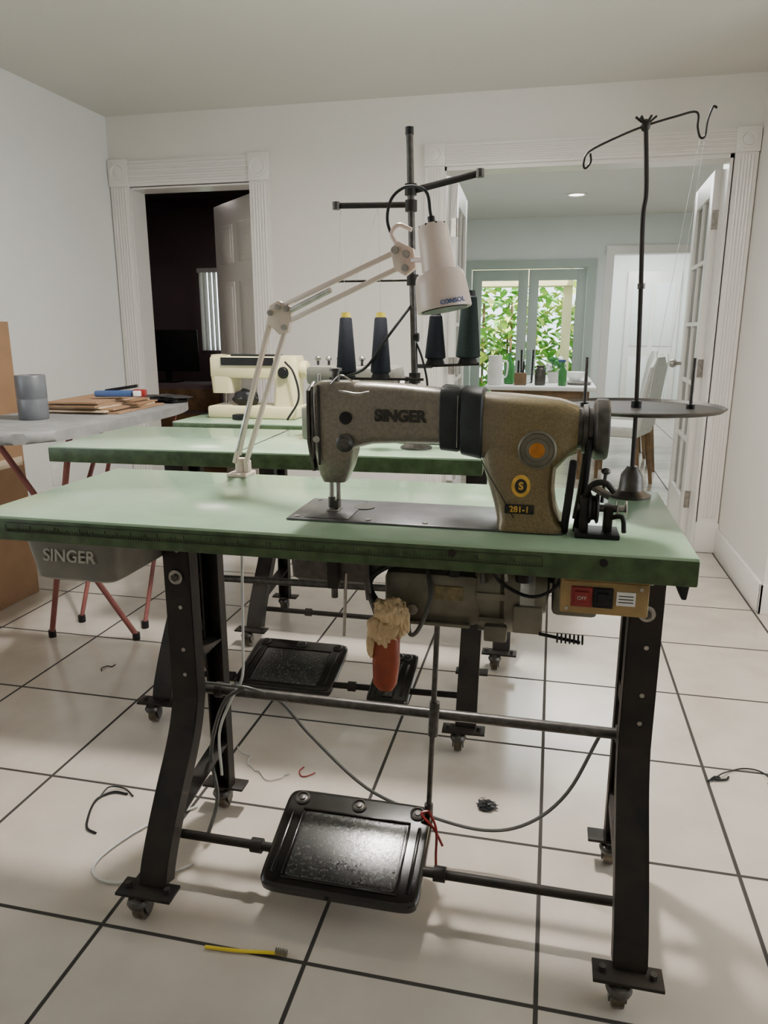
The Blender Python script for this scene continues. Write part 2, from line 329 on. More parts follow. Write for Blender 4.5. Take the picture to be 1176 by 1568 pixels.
french('door_3',Matrix.Translation((-0.97,9.05,0.01)),0.64,1.88,rows=1,cols=1,k='framegrey',hinge=False)
french('door_4',Matrix.Translation((-0.32,9.05,0.01)),0.64,1.88,rows=1,cols=1,k='framegrey',hinge=False)
d=B('door_5',Matrix.Translation((-1.775,4.49,0.01))@Matrix.Rotation(math.radians(135),4,'Z'))
d.bb(0,0.75,-0.018,0.018,0,2.02,'trim',bev=0.002)
for sgn in (-1,1):
    for (x0,x1) in ((0.1,0.33),(0.42,0.65)):
        for (z0,z1) in ((0.22,0.85),(1.0,1.52),(1.64,1.88)):
            d.box(((x0+x1)/2,sgn*0.018,(z0+z1)/2),(x1-x0,0.012,z1-z0),'trim',bev=0.005);d.box(((x0+x1)/2,sgn*0.022,(z0+z1)/2),(x1-x0-0.06,0.012,z1-z0-0.06),'trim',bev=0.005)
    d.lathe((0.69,sgn*0.03,0.95),[(0.012,0),(0.012,0.03),(0.028,0.04),(0.026,0.06),(0,0.066)],'steel',axis=(0,sgn,0))
d.done()
# wall plates
B('light_switch').bb(XR-0.006,XR,3.62,3.69,1.19,1.31,'white',bev=0.002).bb(XR-0.014,XR-0.005,3.645,3.665,1.235,1.265,'white').done()
B('wall_outlet').bb(XL,XL+0.006,3.5,3.57,0.38,0.5,'white',bev=0.002).bb(XL+0.004,XL+0.009,3.52,3.55,0.405,0.43,'white').bb(XL+0.004,XL+0.009,3.52,3.55,0.45,0.475,'white').done()
for (x,y) in ((0.13,7.56),(-0.6,6.0)):
    B('recessed_ceiling_light').lathe((x,y,CH),[(0.10,0),(0.10,-0.008),(0.075,-0.01),(0.07,0.0)],'trim').lathe((x,y,CH-0.001),[(0.066,0),(0.066,-0.006),(0,-0.006)],'glassw').done()
# ceiling fixture above the work area
fx,fy=-0.48,2.10
B('ceiling_light').lathe((fx,fy,CH),[(0.06,0),(0.06,-0.02),(0.02,-0.025),(0.012,-0.03),(0.012,-0.1),(0.05,-0.11),(0.14,-0.12),(0.15,-0.13),(0.14,-0.14)],'steel').lathe((fx,fy,CH-0.14),[(0.13,0.0),(0.15,-0.02),(0.12,-0.06),(0.06,-0.08),(0,-0.085)],'glassw').done()

# ------------------------------------------------------------ industrial tables
TZ=0.894;UZ=0.849
def caster(b,x,y,zp,big=0.03):
    b.cyl((x,y,zp),(x,y,zp-0.012),0.014,'steel');b.box((x,y+0.006,zp-0.016),(0.032,0.034,0.005),'steeldark')
    for sx in (-1,1):b.box((x+sx*0.015,y+0.008,zp-0.032),(0.003,0.026,0.034),'steeldark',rot=(0.3,0,0))
    b.lathe((x-0.012,y+0.012,0.0281),[(0.010,0),(0.0265,0.001),(0.028,0.006),(0.028,0.018),(0.0265,0.023),(0.010,0.024)],'brasswheel',axis=(1,0,0))
    b.lathe((x,y-0.004,0.052),[(0.010,-.012),(0.021,-0.008),(0.024,0.0),(0.020,0.008),(0.010,0.012)],'steeldark',axis=(0,0,1))
def industrial_table(name,T,ruler=False,seam=False,extras=None):
    b=B(name,T)
    x0,x1,y0,y1=-1.02,0.226,1.11,1.585
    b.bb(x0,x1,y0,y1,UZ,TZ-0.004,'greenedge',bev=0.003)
    b.bb(x0+0.001,x1-0.001,y0+0.001,y1-0.001,TZ-0.006,TZ,'green',bev=0.0015)
    if seam:b.bb(-0.445,-0.44,y0-0.001,y1,UZ+0.01,TZ+0.0005,'black')
    if ruler:
        b.bb(-0.95,0.0,y0-0.0012,y0+0.002,UZ+0.017,UZ+0.0178,'letter');b.bb(-0.95,0.0,y0-0.0012,y0+0.002,UZ+0.0335,UZ+0.0343,'letter')
        for i in range(191):
            h=0.012 if i%10==0 else (0.008 if i%5==0 else 0.005)
            xx=-0.95+i*0.005;b.bb(xx-0.0004,xx+0.0004,y0-0.001,y0+0.001,UZ+0.018,UZ+0.018+h,'letter')
        for i in range(16):
            xx=-0.90+i*0.057;b.text(str(i+1),(xx,y0-0.0003,UZ+0.025),0.008,'letter',ext=0.0005)
        b.cyl((-0.14,y0+0.002,UZ+0.03),(-0.14,y0-0.003,UZ+0.03),0.006,'rustiron');b.cyl((0.09,y0+0.002,UZ+0.03),(0.09,y0-0.003,UZ+0.03),0.006,'rustiron')
        b.prism([(0.195,1.12,UZ+.002),(0.217,1.12,UZ+.002),(0.214,1.12,UZ-.024),(0.207,1.12,UZ-.024)],(0,.03,0),'black',bev=0.002)
    for lx in (-0.773,0.203-0.006):
        w2=0.029
        path=[(1.39,UZ),(1.39,0.46),(1.385,0.40),(1.365,0.345),(1.335,0.295),(1.29,0.235),(1.245,0.17),(1.21,0.11),(1.195,0.072)]
        P=[(p.y,p.z) for p in catmull([Vector((0,a,c)) for a,c in path],3)]
        b.ribbon([(y+0.0,z) for y,z in P],0.006,lx-w2,lx+w2,'rustiron',bev=0.001)
        for sd in (-1,1):b.ribbon([(y+0.019,z+0.0) for y,z in P],0.038,lx+sd*w2-0.002,lx+sd*w2+0.002,'rustiron',bev=0.0)
        b.bb(lx-0.025,lx+0.02,1.572,1.577,0.072,UZ,'iron');b.bb(lx-0.025,lx-0.021,1.545,1.577,0.072,UZ,'iron');b.bb(lx+0.017,lx+0.021,1.545,1.577,0.072,UZ,'iron')
        for z in (UZ-0.012,0.47,):b.bb(lx-0.022,lx-0.018,1.40,1.575,z-0.02,z+0.02,'iron');b.bb(lx-0.022,lx+0.02,1.40,1.575,z+0.016,z+0.02,'iron')
        b.ribbon([(1.235,0.14),(1.57,0.19)],0.035,lx-0.022,lx-0.018,'rustiron',bev=0);b.ribbon([(1.235,0.157),(1.57,0.207)],0.004,lx-0.022,lx+0.02,'rustiron',bev=0)
        b.box((lx-0.005,1.185,0.069),(0.125,0.05,0.007),'rustiron',bev=0.001);b.box((lx-0.005,1.575,0.069),(0.11,0.045,0.007),'rustiron',bev=0.001)
        for fx_ in (-0.045,0.045):b.cyl((lx-0.005+fx_,1.185,0.072),(lx-0.005+fx_,1.185,0.082),0.007,'steeldark',seg=6)
        b.cyl((lx,1.39-0.004,0.70),(lx,1.39-0.008,0.70),0.016,'steel');b.cyl((lx,1.39-0.008,0.70),(lx,1.39-0.013,0.70),0.009,'steeldark',seg=6)
        for z in (0.63,0.76,0.53,0.47):b.cyl((lx+0.005,1.39-0.002,z),(lx+0.005,1.39-0.0045,z),0.0045,'steel',seg=10)
        caster(b,lx-0.02,1.175,0.066);caster(b,lx-0.01,1.565,0.066)
    b.cyl((-0.80,1.48,0.39),(0.21,1.48,0.39),0.012,'steeldark')
    for xx in (-0.79,-0.74,0.17):b.cyl((xx,1.48,0.39),(xx+0.015,1.48,0.39),0.019,'iron')
    b.cyl((-0.79,1.325,0.105),(0.205,1.325,0.105),0.010,'iron')
    for xx in (-0.6,-0.19):b.cyl((xx,1.325,0.105),(xx+0.025,1.325,0.105),0.016,'iron')
    return b.done()
industrial_table('industrial_sewing_table',None,ruler=True)
industrial_table('industrial_sewing_table',Matrix.Translation((-0.39,0.74,0))@Matrix.Translation((-1.02,1.11,0))@Matrix.Rotation(math.radians(2.5),4,'Z')@Matrix.Translation((1.02,-1.11,0)),seam=True)
industrial_table('industrial_sewing_table',Matrix.Translation((-0.33,1.36,0)))

# treadle pedal
def pedal(name,T,ang,w_=0.343,d_=0.245):
    b=B(name,T@Matrix.Rotation(ang,4,'X'))
    hw,hd=w_/2,d_/2
    secs=[rr(-hw,hw,-hd,hd,-0.014,n=64,e=12),rr(-hw,hw,-hd,hd,0.003,n=64,e=12),rr(-hw+0.003,hw-0.003,-hd+0.003,hd-0.003,0.0065,n=64,e=12),rr(-hw+0.009,hw-0.009,-hd+0.009,hd-0.009,0.0078,n=64,e=12)]
    b.loft(secs,'pedal')
    gx,g0,g1=hw-0.052,-hd+0.028,hd-0.058
    b.loft([rr(-gx,gx,g0,g1,0.007,n=60,e=22),rr(-gx,gx,g0,g1,0.0082,n=60,e=22),rr(-gx+0.002,gx-0.002,g0+0.002,g1-0.002,0.0088,n=60,e=22)],'pedalgrip')
    for (x0,x1,y0,y1) in ((-gx-0.006,gx+0.006,g1+0.002,g1+0.007),(-gx-0.006,gx+0.006,g0-0.007,g0-0.002),(-gx-0.007,-gx-0.002,g0,g1),(gx+0.002,gx+0.007,g0,g1)):
        b.bb(x0,x1,y0,y1,0.006,0.0115,'pedal',bev=0.002)
    for sx in (-1,1):b.bb(sx*(hw-0.024)-0.004,sx*(hw-0.024)+0.004,-hd+0.03,hd-0.06,0.006,0.0115,'pedal',bev=0.003)
    for xx in (-hw+0.035,0,hw-0.035):
        b.lathe((xx,hd-0.026,0.007),[(0.017,0),(0.017,0.004),(0.013,0.006),(0.011,0.002),(0.007,0.003),(0.006,0.006),(0,0.007)],'steeldark')
    b.box((0,-0.02,-0.02),(0.06,0.03,0.03),'iron',bev=0.004)
    return b.done()
pedal('treadle_pedal',Matrix.Translation((-0.382,1.353,0.118)),math.radians(18))
pedal('treadle_pedal',Matrix.Translation((-0.80,2.16,0.13)),math.radians(12),w_=0.33,d_=0.26)
pedal('treadle_pedal',Matrix.Translation((-0.45,2.14,0.13)),math.radians(15),w_=0.13,d_=0.24)
b=B('treadle_linkage_rod')
b.cyl((-0.222,1.45,0.165),(-0.205,1.43,0.70),0.006,'steeldark');b.cyl((-0.206,1.43,0.68),(-0.206,1.43,0.72),0.010,'steel');b.cyl((-0.214,1.44,0.36),(-0.211,1.44,0.44),0.011,'steeldark');b.cyl((-0.222,1.45,0.155),(-0.222,1.45,0.18),0.010,'steeldark')
b.tube([(-0.22,1.44,0.17),(-0.20,1.42,0.14),(-0.198,1.41,0.08),(-0.195,1.40,0.03)],0.003,'red');b.tube([(-0.22,1.44,0.17),(-0.235,1.43,0.165),(-0.205,1.42,0.14),(-0.185,1.42,0.10)],0.003,'red')
b.done()

# ------------------------------------------------------------ main sewing machine
b=B('industrial_sewing_machine')
CY=1.262
b.bb(-0.446,0.03,1.196,1.36,TZ,TZ+0.004,'plate',bev=0.0015)
b.bb(-0.415,-0.335,1.205,1.35,TZ+0.003,TZ+0.0055,'plate',bev=0.0008)
b.cyl((-0.33,1.30,TZ+0.003),(-0.33,1.30,TZ+0.006),0.02,'steeldark')
for xx,yy in ((-0.43,1.21),(-0.43,1.345),(-0.3,1.21),(-0.2,1.21)):b.cyl((xx,yy,TZ+0.003),(xx,yy,TZ+0.006),0.005,'steel')
def ysec(x,z0,z1,h,e=3.5):return rr(CY-h,CY+h,z0,z1,x,n=32,e=e,axis='x')
b.loft([ysec(-0.35,1.005,1.128,.036),ysec(-0.33,1.018,1.132,.037),ysec(-0.30,1.026,1.132,.037),ysec(-0.25,1.029,1.130,.038),ysec(-0.18,1.029,1.124,.040),ysec(-0.14,1.025,1.121,.043),ysec(-0.11,1.010,1.119,.048),ysec(-0.06,0.985,1.117,.055,3),ysec(-0.01,0.98,1.113,.056,3),ysec(0.015,0.995,1.11,.052,3),ysec(0.032,1.015,1.105,.044,3),ysec(0.045,1.02,1.10,.038,2.6)],'machine')
def zsec(z,x0,x1,h,e=4):return rr(x0,x1,CY-h,CY+h,z,n=32,e=e)
b.loft([zsec(TZ+0.003,-0.079,0.030,.071,7),zsec(TZ+0.010,-0.079,0.030,.071,7),zsec(0.913,-0.080,0.024,.067,5),zsec(0.935,-0.086,0.017,.062),zsec(0.965,-0.096,0.013,.057),zsec(0.99,-0.104,0.014,.055),zsec(1.02,-0.112,0.018,.053),zsec(1.06,-0.115,0.02,.05)],'machine')
b.loft([zsec(0.955,-0.393,-0.352,.018),zsec(0.968,-0.398,-0.345,.025),zsec(0.985,-0.402,-0.338,.031),zsec(1.01,-0.406,-0.332,.036),zsec(1.06,-0.409,-0.325,.038),zsec(1.11,-0.411,-0.325,.038),zsec(1.125,-0.408,-0.325,.035),zsec(1.133,-0.398,-0.33,.027)],'machine')
fp=[(-0.414,CY-.034,1.118),(-0.414,CY-.036,1.03),(-0.410,CY-.022,0.975),(-0.410,CY+.022,0.975),(-0.414,CY+.036,1.03),(-0.414,CY+.034,1.118),(-0.414,CY,1.132)]
b.prism(fp,(0.006,0,0),'steeldark',bev=0.001)
b.bb(-0.404,-0.400,CY-.040,CY-.036,1.0,1.125,'steeldark');b.bb(-0.392,-0.389,CY-.0405,CY-.036,0.99,1.128,'letter')
b.lathe((-0.3425,CY-.037,1.073),[(0.011,0),(0.011,0.003),(0.008,0.004),(0,0.004)],'black',axis=(0,-1,0))
b.lathe((-0.344,CY-.036,1.030),[(0.016,0),(0.016,0.004),(0.011,0.007),(0.009,0.012),(0,0.013)],'steeldark',axis=(0,-1,0))
b.lathe((-0.395,CY-.035,1.035),[(0.006,0),(0.006,0.006),(0,0.007)],'steel',axis=(0,-1,0))
b.cyl((-0.381,CY,0.96),(-0.381,CY,0.915),0.0045,'steel');b.cyl((-0.381,CY,0.925),(-0.381,CY,0.905),0.0065,'steeldark');b.cyl((-0.381,CY,0.906),(-0.381,CY,0.894),0.001,'steel')
b.cyl((-0.372,CY+0.012,0.96),(-0.372,CY+0.012,0.906),0.0045,'steel');b.bb(-0.388,-0.366,CY-.012,CY+.02,0.899,0.903,'steel',bev=0.001);b.bb(-0.376,-0.368,CY-.004,CY+.016,0.903,0.918,'steeldark')
b.cyl((-0.37,CY,1.13),(-0.37,CY,1.15),0.007,'steeldark');b.cyl((-0.37,CY,1.15),(-0.37,CY,1.155),0.011,'steeldark')
b.cyl((-0.397,CY-.01,1.128),(-0.397,CY-.01,1.145),0.003,'steel');b.tube([(-0.36,CY-.03,1.12),(-0.345,CY-.04,1.118),(-0.32,CY-.045,1.115),(-0.30,CY-.040,1.118)],0.002,'steel')
b.tube([(-0.37,CY-.03,1.13),(-0.35,CY-.04,1.145),(-0.33,CY-.035,1.135)],0.0015,'steel')
b.loft([ysec(-0.180,1.022,1.128,.044,4),ysec(-0.178,1.020,1.130,.0465,4),ysec(-0.150,1.018,1.128,.0485,4),ysec(-0.1465,1.020,1.125,.047,4),ysec(-0.143,1.014,1.128,.050,4),ysec(-0.111,1.008,1.126,.0535,4),ysec(-0.108,1.011,1.123,.051,4)],'band')
b.bb(-0.1495,-0.149,CY-.0500,CY-.046,1.03,1.115,'letterp')
b.text('SINGER',(-0.247,CY-.0395,1.078),0.027,'letter',sx=0.98,ext=0.0015,bold=0.0011)
b.lathe((-0.018,CY-.054,1.032),[(0.031,0),(0.031,0.004),(0.028,0.006),(0.026,0.003),(0.019,0.003),(0.018,0.006),(0.014,0.007)],'olive',axis=(0,-1,0))
b.lathe((-0.018,CY-.059,1.032),[(0.0125,0),(0.0125,0.005),(0.009,0.007),(0,0.007)],'bronze',axis=(0,-1,0))
b.lathe((-0.041,CY-.056,0.972),[(0.0155,0),(0.0155,0.003),(0.013,0.0035),(0,0.0035)],'gold',axis=(0,-1,0),sc=(1,1.2))
b.lathe((-0.041,CY-.0595,0.972),[(0.010,0),(0.010,0.001),(0.008,0.0012)],'letter',axis=(0,-1,0),sc=(1,1.2))
b.text('S',(-0.041,CY-.0612,0.972),0.017,'gold',bold=0.0006)
b.box((-0.042,CY-.0635,0.934),(0.048,0.004,0.016),'letter',bev=0.0015,rot=(0.08,0,0));b.text('281-1',(-0.042,CY-.0662,0.934),0.014,'gold',bold=0.0003)
b.tube([(-0.118,CY-.056,1.04),(-0.10,CY-.06,1.0),(-0.075,CY-.064,0.96),(-0.05,CY-.069,0.92)],0.0008,'black')
b.lathe((0.040,CY,1.061),[(0.034,0),(0.034,0.012),(0.040,0.013),(0.041,0.020),(0.036,0.022),(0.036,0.028),(0.046,0.030),(0.050,0.034),(0.050,0.050),(0.047,0.054),(0.030,0.055),(0.022,0.052),(0,0.052)],'steeldark',axis=(1,0,0),seg=40)
b.lathe((0.030,CY,1.061),[(0.036,0),(0.037,0.006),(0.036,0.012)],'black',axis=(1,0,0),seg=32)
b.tube([(0.064,CY-.036,1.05),(0.060,CY-.033,0.97),(0.052,CY-.03,0.90),(0.05,CY-.028,0.86)],0.006,'black')
b.tube([(0.064,CY+.036,1.05),(0.060,CY+.033,0.97),(0.052,CY+.03,0.90)],0.006,'black')
b.box((0.036,CY-.045,0.955),(0.012,0.03,0.12),'black',bev=0.004,rot=(0,0.08,0))
b.done()
b=B('bobbin_winder')
b.bb(0.048,0.118,1.185,1.245,TZ,TZ+0.008,'black',bev=0.002)
b.box((0.062,1.215,TZ+0.035),(0.014,0.035,0.06),'iron',bev=0.004);b.box((0.10,1.22,TZ+0.028),(0.014,0.03,0.045),'iron',bev=0.004)
b.cyl((0.052,1.215,TZ+0.045),(0.128,1.215,TZ+0.045),0.006,'steeldark');b.lathe((0.068,1.215,TZ+0.045),[(0.024,0),(0.026,0.003),(0.020,0.006),(0.020,0.010),(0.026,0.013),(0.024,0.016)],'iron',axis=(1,0,0))
b.tube([(0.06,1.21,TZ+0.06),(0.07,1.20,TZ+0.085),(0.09,1.20,TZ+0.09),(0.105,1.205,TZ+0.075)],0.005,'iron');b.tube([(0.10,1.21,TZ+0.03),(0.12,1.20,TZ+0.035),(0.125,1.20,TZ+0.01)],0.004,'iron')
b.lathe((0.112,1.215,TZ+0.045),[(0.013,0),(0.014,0.002),(0.006,0.004),(0.006,0.012),(0.014,0.014),(0.013,0.016)],'steel',axis=(1,0,0))
b.cyl((0.09,1.235,TZ+0.05),(0.093,1.235,TZ+0.10),0.003,'steeldark');b.blob((0.093,1.235,TZ+0.102),(0.008,0.008,0.006),'steeldark',amp=0.05,sub=2);b.box((0.085,1.205,TZ+0.075),(0.03,0.02,0.006),'steeldark',rot=(0.2,0.5,0))
b.done()
b=B('power_switch_box')
b.bb(0.030,0.162,1.128,1.19,0.788,UZ,'tan',bev=0.003);b.bb(0.034,0.158,1.1262,1.13,0.793,0.842,'tan',bev=0.001)
b.box((0.062,1.124,0.818),(0.032,0.006,0.032),'red',bev=0.001);b.box((0.062,1.120,0.818),(0.022,0.008,0.020),'red',bev=0.002);b.text('OFF',(0.062,1.1155,0.818),0.008,'letterp')
b.box((0.094,1.124,0.818),(0.030,0.006,0.032),'black',bev=0.001);b.box((0.094,1.120,0.818),(0.018,0.008,0.018),'black',bev=0.002)
b.box((0.128,1.1255,0.818),(0.028,0.002,0.022),'white')
for i in range(3):b.bb(0.117,0.139,1.1242,1.125,0.812+i*0.005,0.8135+i*0.005,'letter')
b.cyl((0.15,1.129,0.835),(0.15,1.124,0.835),0.003,'steel');b.cyl((0.04,1.129,0.797),(0.04,1.124,0.797),0.003,'steel')
b.done()
b=B('tool_drawer')
b.loft([rr(-0.975,-0.815,1.22,1.48,0.738,n=40,e=10),rr(-0.985,-0.805,1.21,1.49,0.745,n=40,e=10),rr(-1.0,-0.795,1.20,1.50,UZ-0.002,n=40,e=14)],'drawer')
b.bb(-1.005,-0.785,1.195,1.5,UZ-0.012,UZ-0.001,'steeldark')
b.text('SINGER',(-0.895,1.2035,0.793),0.034,'letterp',rot=(math.pi/2-0.15,0,0),ext=0.003,bold=0.0004)
b.done()
b=B('clutch_motor')
b.bb(-0.28,-0.10,1.24,1.42,0.70,0.80,'olive',bev=0.018);b.bb(-0.30,-0.08,1.27,1.40,0.80,UZ,'olive',bev=0.006)
b.lathe((-0.12,1.33,0.765),[(0.05,0),(0.085,0.005),(0.092,0.015),(0.092,0.05),(0.088,0.055),(0.095,0.058),(0.095,0.085),(0.088,0.092),(0.06,0.11),(0.055,0.13),(0.02,0.135)],'olive',axis=(1,0,0),seg=40)
for i in range(12):
    a=2*math.pi*i/12;b.box((-0.085,1.33+0.092*math.cos(a),0.765+0.092*math.sin(a)),(0.05,0.008,0.012),'olive',rot=(a,0,0))
b.cyl((0.0,1.33,0.765),(0.045,1.33,0.765),0.012,'steel');b.lathe((0.03,1.33,0.765),[(0.03,0),(0.036,0.004),(0.025,0.010),(0.036,0.016),(0.03,0.02)],'steeldark',axis=(1,0,0))
b.bb(0.02,0.10,1.28,1.37,0.72,0.80,'olive',bev=0.01);b.bb(0.0,0.09,1.27,1.36,0.80,UZ,'iron',bev=0.003)
b.box((-0.17,1.26,0.80),(0.012,0.012,0.09),'black',rot=(0,0.5,0));b.cyl((-0.165,1.235,0.835),(-0.11,1.235,0.825),0.006,'black');b.cyl((-0.10,1.235,0.845),(-0.10,1.235,0.79),0.005,'steeldark');b.cyl((-0.15,1.235,0.80),(-0.15,1.235,0.83),0.012,'black')
b.box((-0.02,1.23,0.73),(0.05,0.012,0.05),'olive',bev=0.003);b.cyl((0.0,1.22,0.71),(0.07,1.22,0.70),0.003,'black')
for i in range(7):b.lathe((0.03+i*0.007,1.22,0.705),[(0.008,0),(0.009,0.002),(0.008,0.003)],'black',axis=(1,0,0),seg=10)
b.tube([(-0.20,1.25,0.80),(-0.19,1.22,0.76),(-0.21,1.22,0.70),(-0.23,1.24,0.68),(-0.235,1.25,0.72)],0.004,'wire');b.tube([(-0.27,1.25,0.70),(-0.30,1.22,0.78),(-0.24,1.20,0.83),(-0.15,1.2,0.845)],0.005,'black')
b.box((-0.206,1.39,0.74),(0.014,0.10,0.012),'steeldark');b.cyl((-0.225,1.239,0.73),(-0.225,1.232,0.73),0.010,'steel');b.box((-0.16,1.238,0.765),(0.05,0.004,0.025),'label')
b.bb(-0.255,-0.12,1.225,1.24,0.705,0.712,'olive',bev=0.002);b.cyl((-0.06,1.225,0.845),(-0.06,1.225,0.80),0.004,'steel');b.cyl((-0.03,1.23,0.80),(-0.03,1.23,0.845),0.014,'iron')
b.box((0.045,1.262,0.80),(0.03,0.02,0.04),'black',bev=.004);b.box((-0.075,1.232,0.70),(0.04,0.02,0.03),'olive',bev=.004)
b.tube([(0.04,1.2,0.845),(0.02,1.2,0.80),(-0.02,1.21,0.78),(-0.07,1.22,0.80),(-0.09,1.2,0.845)],.003,'black')
b.done()
b=B('oil_pan');b.loft([rr(-0.44,-0.30,1.22,1.35,0.775,n=32,e=10),rr(-0.445,-0.295,1.205,1.355,0.785,n=32,e=10),rr(-0.447,-0.293,1.20,1.36,UZ,n=32,e=12)],'steeldark')
b.box((-0.36,1.195,0.80),(0.02,0.02,0.05),'iron',bev=0.003);b.cyl((-0.36,1.2,0.83),(-0.36,1.2,0.755),0.006,'steeldark');b.cyl((-0.34,1.205,0.80),(-0.345,1.205,0.68),0.003,'steel');b.done()
b=B('knee_lifter')
b.cyl((-0.31,1.22,0.83),(-0.30,1.215,0.75),0.006,'steeldark');b.tube([(-0.30,1.215,0.76),(-0.285,1.205,0.73),(-0.27,1.20,0.68)],0.006,'steeldark')
b.loft([rr(-0.278,-0.252,1.185,1.205,0.588,n=24,e=2.5),rr(-0.288,-0.245,1.18,1.21,0.60,n=24,e=2.8),rr(-0.289,-0.240,1.178,1.212,0.64,n=24,e=3),rr(-0.287,-0.240,1.18,1.21,0.69,n=24,e=3),rr(-0.280,-0.25,1.185,1.205,0.705,n=24,e=3)],'orange')
def crumple(b,c,sc,amp):
    from mathutils import noise
    bm=bmesh.new();bmesh.ops.create_icosphere(bm,subdivisions=5,radius=1)
    off=Vector((random.random()*50,random.random()*20,3))
    for v in bm.verts:
        n=noise.noise(v.co*1.3+off)*.5+abs(noise.noise(Vector((v.co.x*3,v.co.y*3,v.co.z*.9))+off))*.6
        v.co*=1+amp*n
    bm.transform(Matrix.Translation(Vector(c))@Matrix.Diagonal((*sc,1)));b.add(bm,'cloth')
crumple(b,(-0.268,1.193,0.705),(0.026,0.022,0.026),.7);crumple(b,(-0.258,1.195,0.737),(0.029,0.024,0.022),.7);crumple(b,(-0.290,1.19,0.680),(0.008,0.012,0.030),.6);crumple(b,(-0.236,1.195,0.725),(0.013,0.016,0.028),.6)
b.done()

# ------------------------------------------------------------ thread stands
b=B('thread_stand')
b.lathe((0.165,1.528,TZ),[(0.040,0),(0.041,0.004),(0.030,0.010),(0.024,0.014),(0.021,0.045),(0.012,0.058),(0.010,0.062)],'steeldark')
b.tube([(0.165,1.528,TZ+0.05),(0.163,1.53,1.08),(0.155,1.53,1.28),(0.148,1.53,1.42),(0.150,1.53,1.47),(0.140,1.53,1.585)],0.0043,'rustiron')
b.cyl((0.155,1.53,1.295),(0.1545,1.53,1.305),0.007,'steeldark');b.cyl((0.163,1.53,1.060),(0.163,1.53,1.085),0.010,'black')
b.lathe((0.165,1.53,1.072),[(0.02,-0.004),(0.155,-0.003),(0.163,0.003),(0.160,0.005),(0.155,0),(0.02,0.0)],'iron',seg=48)
for xx in (0.065,0.263):b.cyl((xx,1.53,1.072),(xx,1.53,1.168),0.0035,'steeldark');b.cyl((xx,1.53,1.072),(xx,1.53,1.08),0.008,'black')
c=V(0.140,1.53,1.578)
b.tube([c,(0.10,1.52,1.562),(0.045,1.505,1.535),(0.035,1.50,1.515),(0.038,1.50,1.505),(0.047,1.50,1.515),(0.046,1.505,1.53)],0.002,'iron')
b.tube([c,(0.19,1.54,1.592),(0.228,1.55,1.60),(0.232,1.55,1.575),(0.238,1.55,1.558),(0.246,1.55,1.56),(0.248,1.55,1.585),(0.255,1.55,1.607),(0.262,1.55,1.605)],0.002,'iron')
for a in range(6):
    an=a*math.pi/3;b.cyl(c,c+V(0.018*math.cos(an),0.008*math.sin(an),0.015),0.0022,'iron',seg=6)
b.blob(c,(0.009,0.009,0.011),'iron',amp=0.1,sub=2)
b.done()
b=B('thread_stand')
R0=V(-0.367,2.05,TZ);R1=V(-0.393,2.05,1.719);Y1=2.02;Y2=2.08
b.lathe(R0,[(0.045,0),(0.045,0.005),(0.025,0.015),(0.015,0.05)],'steeldark');b.cyl(R0,R1,0.0092,'steeldark');b.cyl(R1-V(0,0,.01),R1+V(0,0,.008),0.011,'black')
def onrod(z):return R0.lerp(R1,(z-R0.z)/(R1.z-R0.z))
for z in (1.537,1.577,1.35,1.09):b.cyl(onrod(z)-V(0,0,.014),onrod(z)+V(0,0,.014),0.016,'iron')
def flat(p,q,h=0.015):
    p=Vector(p);q=Vector(q);d=q-p;ang=math.atan2(d.y,d.x);el=math.asin(d.z/d.length)
    b.box((p+q)/2,(d.length,0.004,h),'iron',rot=(0,-el,ang),bev=0.001)
    b.cyl(q+V(0,0,-.01),q+V(0,0,.01),0.010,'steeldark')
flat(onrod(1.540),(-0.5925,2.05,1.544));flat(onrod(1.573),(-0.205,2.02,1.604),0.017)
b.cyl(onrod(1.35),(-0.598,2.05,1.3496),0.0035,'iron');b.cyl(onrod(1.20),onrod(1.20)+V(0.014,0,0),0.012,'black')
b.box((-0.476,Y1,1.088),(0.265,0.014,0.007),'iron');b.box((-0.291,Y2,1.124),(0.185,0.014,0.007),'iron',rot=(0,-0.05,0));b.cyl(onrod(1.09),(-0.39,Y1,1.088),0.006,'iron');b.cyl(onrod(1.122),(-0.33,Y2,1.122),0.006,'iron')
cones=[(-0.561,Y1,1.104,1.262,.028,'navy'),(-0.463,Y1,1.104,1.262,.028,'navy'),(-0.321,Y2,1.141,1.266,.029,'navy'),(-0.230,Y2,1.145,1.319,.0335,'dgreen')]
for (x,y,z0,z1,r,k) in cones:
    b.cyl((x,y,z0-0.015),(x,y,z0),0.028,'black',r2=0.022);b.cyl((x,y,z0-0.02),(x,y,z1+0.003),0.004,'steel')
    b.lathe((x,y,z0),[(r*0.8,0),(r,0.004),(r*0.98,0.012),(r*0.60,(z1-z0)*0.92),(r*0.45,(z1-z0)*0.95)],k)
    b.cyl((x,y,z0+(z1-z0)*0.93),(x,y,z1+0.004),r*0.50,'yellow' if k=='navy' and x<-0.4 else 'black',r2=r*0.42)
for (p,q) in (((-0.561,Y1,1.266),(-0.58,2.05,1.538)),((-0.463,Y1,1.266),(-0.476,2.05,1.54)),((-0.476,2.05,1.54),(-0.54,2.05,1.35)),((-0.321,Y2,1.27),(-0.26,2.03,1.59)),((-0.58,2.05,1.538),(-0.59,2.05,1.35))):
    b.cyl(p,q,0.0006,'thread',seg=5)
b.tube([onrod(1.29),(-0.44,2.0,1.20),(-0.50,2.0,1.12),(-0.56,2.0,1.09),(-0.58,2.05,1.05)],0.004,'black')
b.tube([onrod(1.20),(-0.35,2.04,1.14),(-0.335,2.04,1.06),(-0.35,2.05,0.96)],0.003,'black')
b.done()
